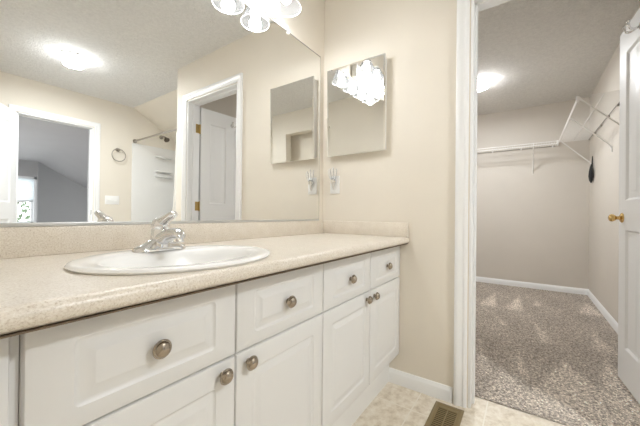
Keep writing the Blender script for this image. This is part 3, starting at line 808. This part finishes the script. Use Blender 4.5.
PX, PZ = 2.93, -0.075
pc = thing('pouch', 'small black pouch hanging on the closet wall under the wire shelf corner', 'pouch', (PX, YC + 0.02, 1.57 + PZ))
bm = nb()
loft(bm, [((PX + dx, YC + dy, z + PZ), (a, 0, 0), (0, b_, 0)) for dx, dy, z, a, b_ in ((0, .020, 1.655, .006, .005), (0, .022, 1.62, .022, .012), (.01, .024, 1.57, .050, .018), (.02, .024, 1.515, .062, .020), (.03, .022, 1.47, .045, .015), (.035, .018, 1.44, .012, .006))], 18)
obj('pouch_body', bm, BLACKC, pc)
bm = nb(); tube(bm, smooth_path([(PX + dx, YC + dy, z + PZ) for dx, dy, z in ((-.015, .016, 1.60), (-.035, .016, 1.64), (-.008, .013, 1.74), (.01, .016, 1.66), (-.06, .016, 1.56), (-.045, .012, 1.49))], 5), 0.004, 6)
obj('strap', bm, BLACKC, pc)

rh = thing('robe_hook', 'chrome double robe hook near the top of the open closet door', 'hook', tuple(LM @ Vector((0.39, 1.965, 0.0))))
Lq = lambda u, v, wv: LM @ Vector((u, v, wv))
bm = nb(); lathe(bm, [(0, 0), (0.020, 0), (0.019, 0.004), (0.012, 0.008), (0, 0.009)], Lq(0.37, 1.932, 0.0005), LN, 20); obj('mounting_plate', bm, CHROME, rh)
for du in (-1, 1):
    bm = nb(); tube(bm, smooth_path([Lq(0.37, 1.932, 0.006), Lq(0.37 + du * 0.012, 1.917, 0.030), Lq(0.37 + du * 0.024, 1.922, 0.050), Lq(0.37 + du * 0.028, 1.949, 0.056)], 5), 0.0055, 10)
    lathe(bm, [(0, -0.009), (0.007, -0.006), (0.009, 0), (0.007, 0.006), (0, 0.009)], Lq(0.37 + du * 0.028, 1.953, 0.056), n=14)
    obj('prong', bm, CHROME, rh)

# ------------------------------------------------------------------ seen in the mirror: towel ring, switches, bath
tr = thing('towel_ring', 'pewter towel ring on the beige wall beside the bedroom doorway', 'towel ring', (0.075, YS, 1.82))
bm = nb(); lathe(bm, [(0, 0), (0.026, 0), (0.026, 0.006), (0.014, 0.014), (0.010, 0.040), (0.014, 0.048), (0, 0.052)], (0.075, YS + 0.0003, 1.812), (0, 1, 0), 24); obj('post', bm, PEWTER, tr)
bm = nb(); tube(bm, [(0.075 + 0.082 * math.sin(t), YS + 0.045, 1.735 + 0.082 * math.cos(t)) for t in [2 * math.pi * k / 40 for k in range(40)]], 0.0048, 8, closed=True); obj('ring', bm, PEWTER, tr)
sw = thing('switch_plate', 'white triple light switch plate beside the bedroom doorway', 'light switch', (0.018, YS, 1.126))
bm = nb(); box(bm, -0.066, 0.102, YS + 0.0003, YS + 0.006, 1.068, 1.184, 0.003); obj('cover_plate', bm, PLAST, sw)
for k in (-1, 0, 1):
    bm = nb(); box(bm, 0.018 + k * 0.046 - 0.005, 0.018 + k * 0.046 + 0.005, YS + 0.005, YS + 0.016, 1.114, 1.136, 0.002); obj('toggle', bm, PLAST, sw)

def bathtub():
    t = thing('bathtub', 'white bathtub in the alcove beyond the closet wall', 'bathtub', (0.66, -2.64, 0))
    x0, x1, y0, y1 = 0.27, 1.046, YS + 0.004, -1.842
    bm = nb()
    def rr_(i, z, r): 
        out = []
        for cx, cy_, a0 in ((x1 - i - r, y1 - i - r, 0), (x0 + i + r, y1 - i - r, 90), (x0 + i + r, y0 + i + r, 180), (x1 - i - r, y0 + i + r, 270)):
            for k in range(7): a = math.radians(a0 + 15 * k); out.append((cx + r * math.cos(a), cy_ + r * math.sin(a), z))
        return out
    strip(bm, [rr_(0, 0, 0.004), rr_(0, 0.39, 0.004), rr_(0.01, 0.40, 0.006), rr_(0.06, 0.40, 0.12), rr_(0.075, 0.385, 0.12), rr_(0.11, 0.15, 0.12), rr_(0.17, 0.08, 0.12)], True, False, True)
    obj('tub_shell', bm, ACRYL, t, ang=40)
    bm = nb(); lathe(bm, [(0, 0), (0.03, 0), (0.028, 0.006), (0, 0.008)], (0.66, y0 + 0.105, 0.30), (0, 1, 0), 20); obj('overflow_plate', bm, CHROME, t)
bathtub()
su = thing('tub_surround', 'white acrylic tub surround panels lining the bath alcove', 'tub surround', (0.66, -2.64, 0.4))
bm = nb(); box(bm, 0.253, 1.048, YS + 0.0005, YS + 0.014, 0.402, 1.944, 0.004); obj('end_panel', bm, ACRYL, su)
bm = nb(); box(bm, 0.253, 1.048, -1.852, -1.8385, 0.402, 1.93, 0.004); obj('end_panel', bm, ACRYL, su)
bm = nb(); box(bm, 1.036, 1.0495, YS + 0.014, -1.852, 0.402, 1.93, 0.004); obj('long_panel', bm, ACRYL, su)
for z in (1.80, 1.585, 1.51):
    bm = nb(); box(bm, 0.565, 0.80, YS + 0.014, YS + 0.085, z - 0.014, z + 0.004, 0.005)
    box(bm, 0.565, 0.80, YS + 0.078, YS + 0.085, z, z + 0.018, 0.002); obj('soap_ledge', bm, ACRYL, su)
cr = thing('shower_rod', 'straight pewter shower rod across the bath alcove', 'shower rod', (0.285, -2.64, 1.97))
bm = nb(); tube(bm, [(0.285, YS + 0.015, 1.972), (0.285, -1.853, 1.972)], 0.0125, 14); obj('rod', bm, PEWTER, cr)
for y, s in ((YS + 0.0145, 1), (-1.8525, -1)):
    bm = nb(); lathe(bm, [(0, 0), (0.028, 0), (0.026, 0.006), (0.016, 0.018), (0, 0.018)], (0.285, y, 1.972), (0, s, 0), 20); obj('flange', bm, PEWTER, cr)
sc_ = thing('shower_curtain', 'white shower curtain gathered at the end of the rod beside the closet wall', 'shower curtain', (0.285, -2.1, 1.0))
bm = nb(); loops = []
for k in range(25):
    f_ = k / 24; z = 1.930 - 1.50 * f_; sp_ = 0.44 + 0.13 * f_
    loops.append([(0.290 + (0.026 + 0.012 * f_) * math.sin(2 * math.pi * 9 * i / 110) + 0.01 * math.sin(5 * f_ + i * 0.05), -1.875 - sp_ * i / 110, z) for i in range(111)])
strip(bm, loops, False); cu = obj('curtain_fabric', bm, CURTAIN, sc_, flip=False)
so = cu.modifiers.new('thick', 'SOLIDIFY'); so.thickness = 0.0015
for k in range(9):
    y = -1.885 - 0.40 * k / 8
    bm = nb(); tube(bm, [(0.285 + 0.021 * math.sin(t), y, 1.959 + 0.030 * math.cos(t)) for t in [2 * math.pi * q / 16 for q in range(16)]], 0.0018, 6, closed=True); obj('curtain_ring', bm, PEWTER, sc_)
shw = thing('shower_fitting', 'dark bronze shower head on its arm above the white tub surround', 'shower head', (0.66, YS, 2.10))
bm = nb(); lathe(bm, [(0, 0), (0.03, 0), (0.028, 0.006), (0.013, 0.012), (0, 0.012)], (0.66, YS + 0.0005, 2.11), (0, 1, 0), 20); obj('flange', bm, PEWTER, shw)
bm = nb(); tube(bm, smooth_path([(0.66, YS + 0.005, 2.11), (0.66, YS + 0.07, 2.115), (0.665, YS + 0.12, 2.085)], 5), 0.0095, 10); obj('shower_arm', bm, PEWTER, shw)
bm = nb(); lathe(bm, [(0, 0), (0.014, 0), (0.016, 0.012), (0.030, 0.035), (0.040, 0.050), (0.040, 0.058), (0.0, 0.060)], (0.664, YS + 0.115, 2.092), (0.05, 0.65, -0.75), 24); obj('head', bm, BRONZE, shw)
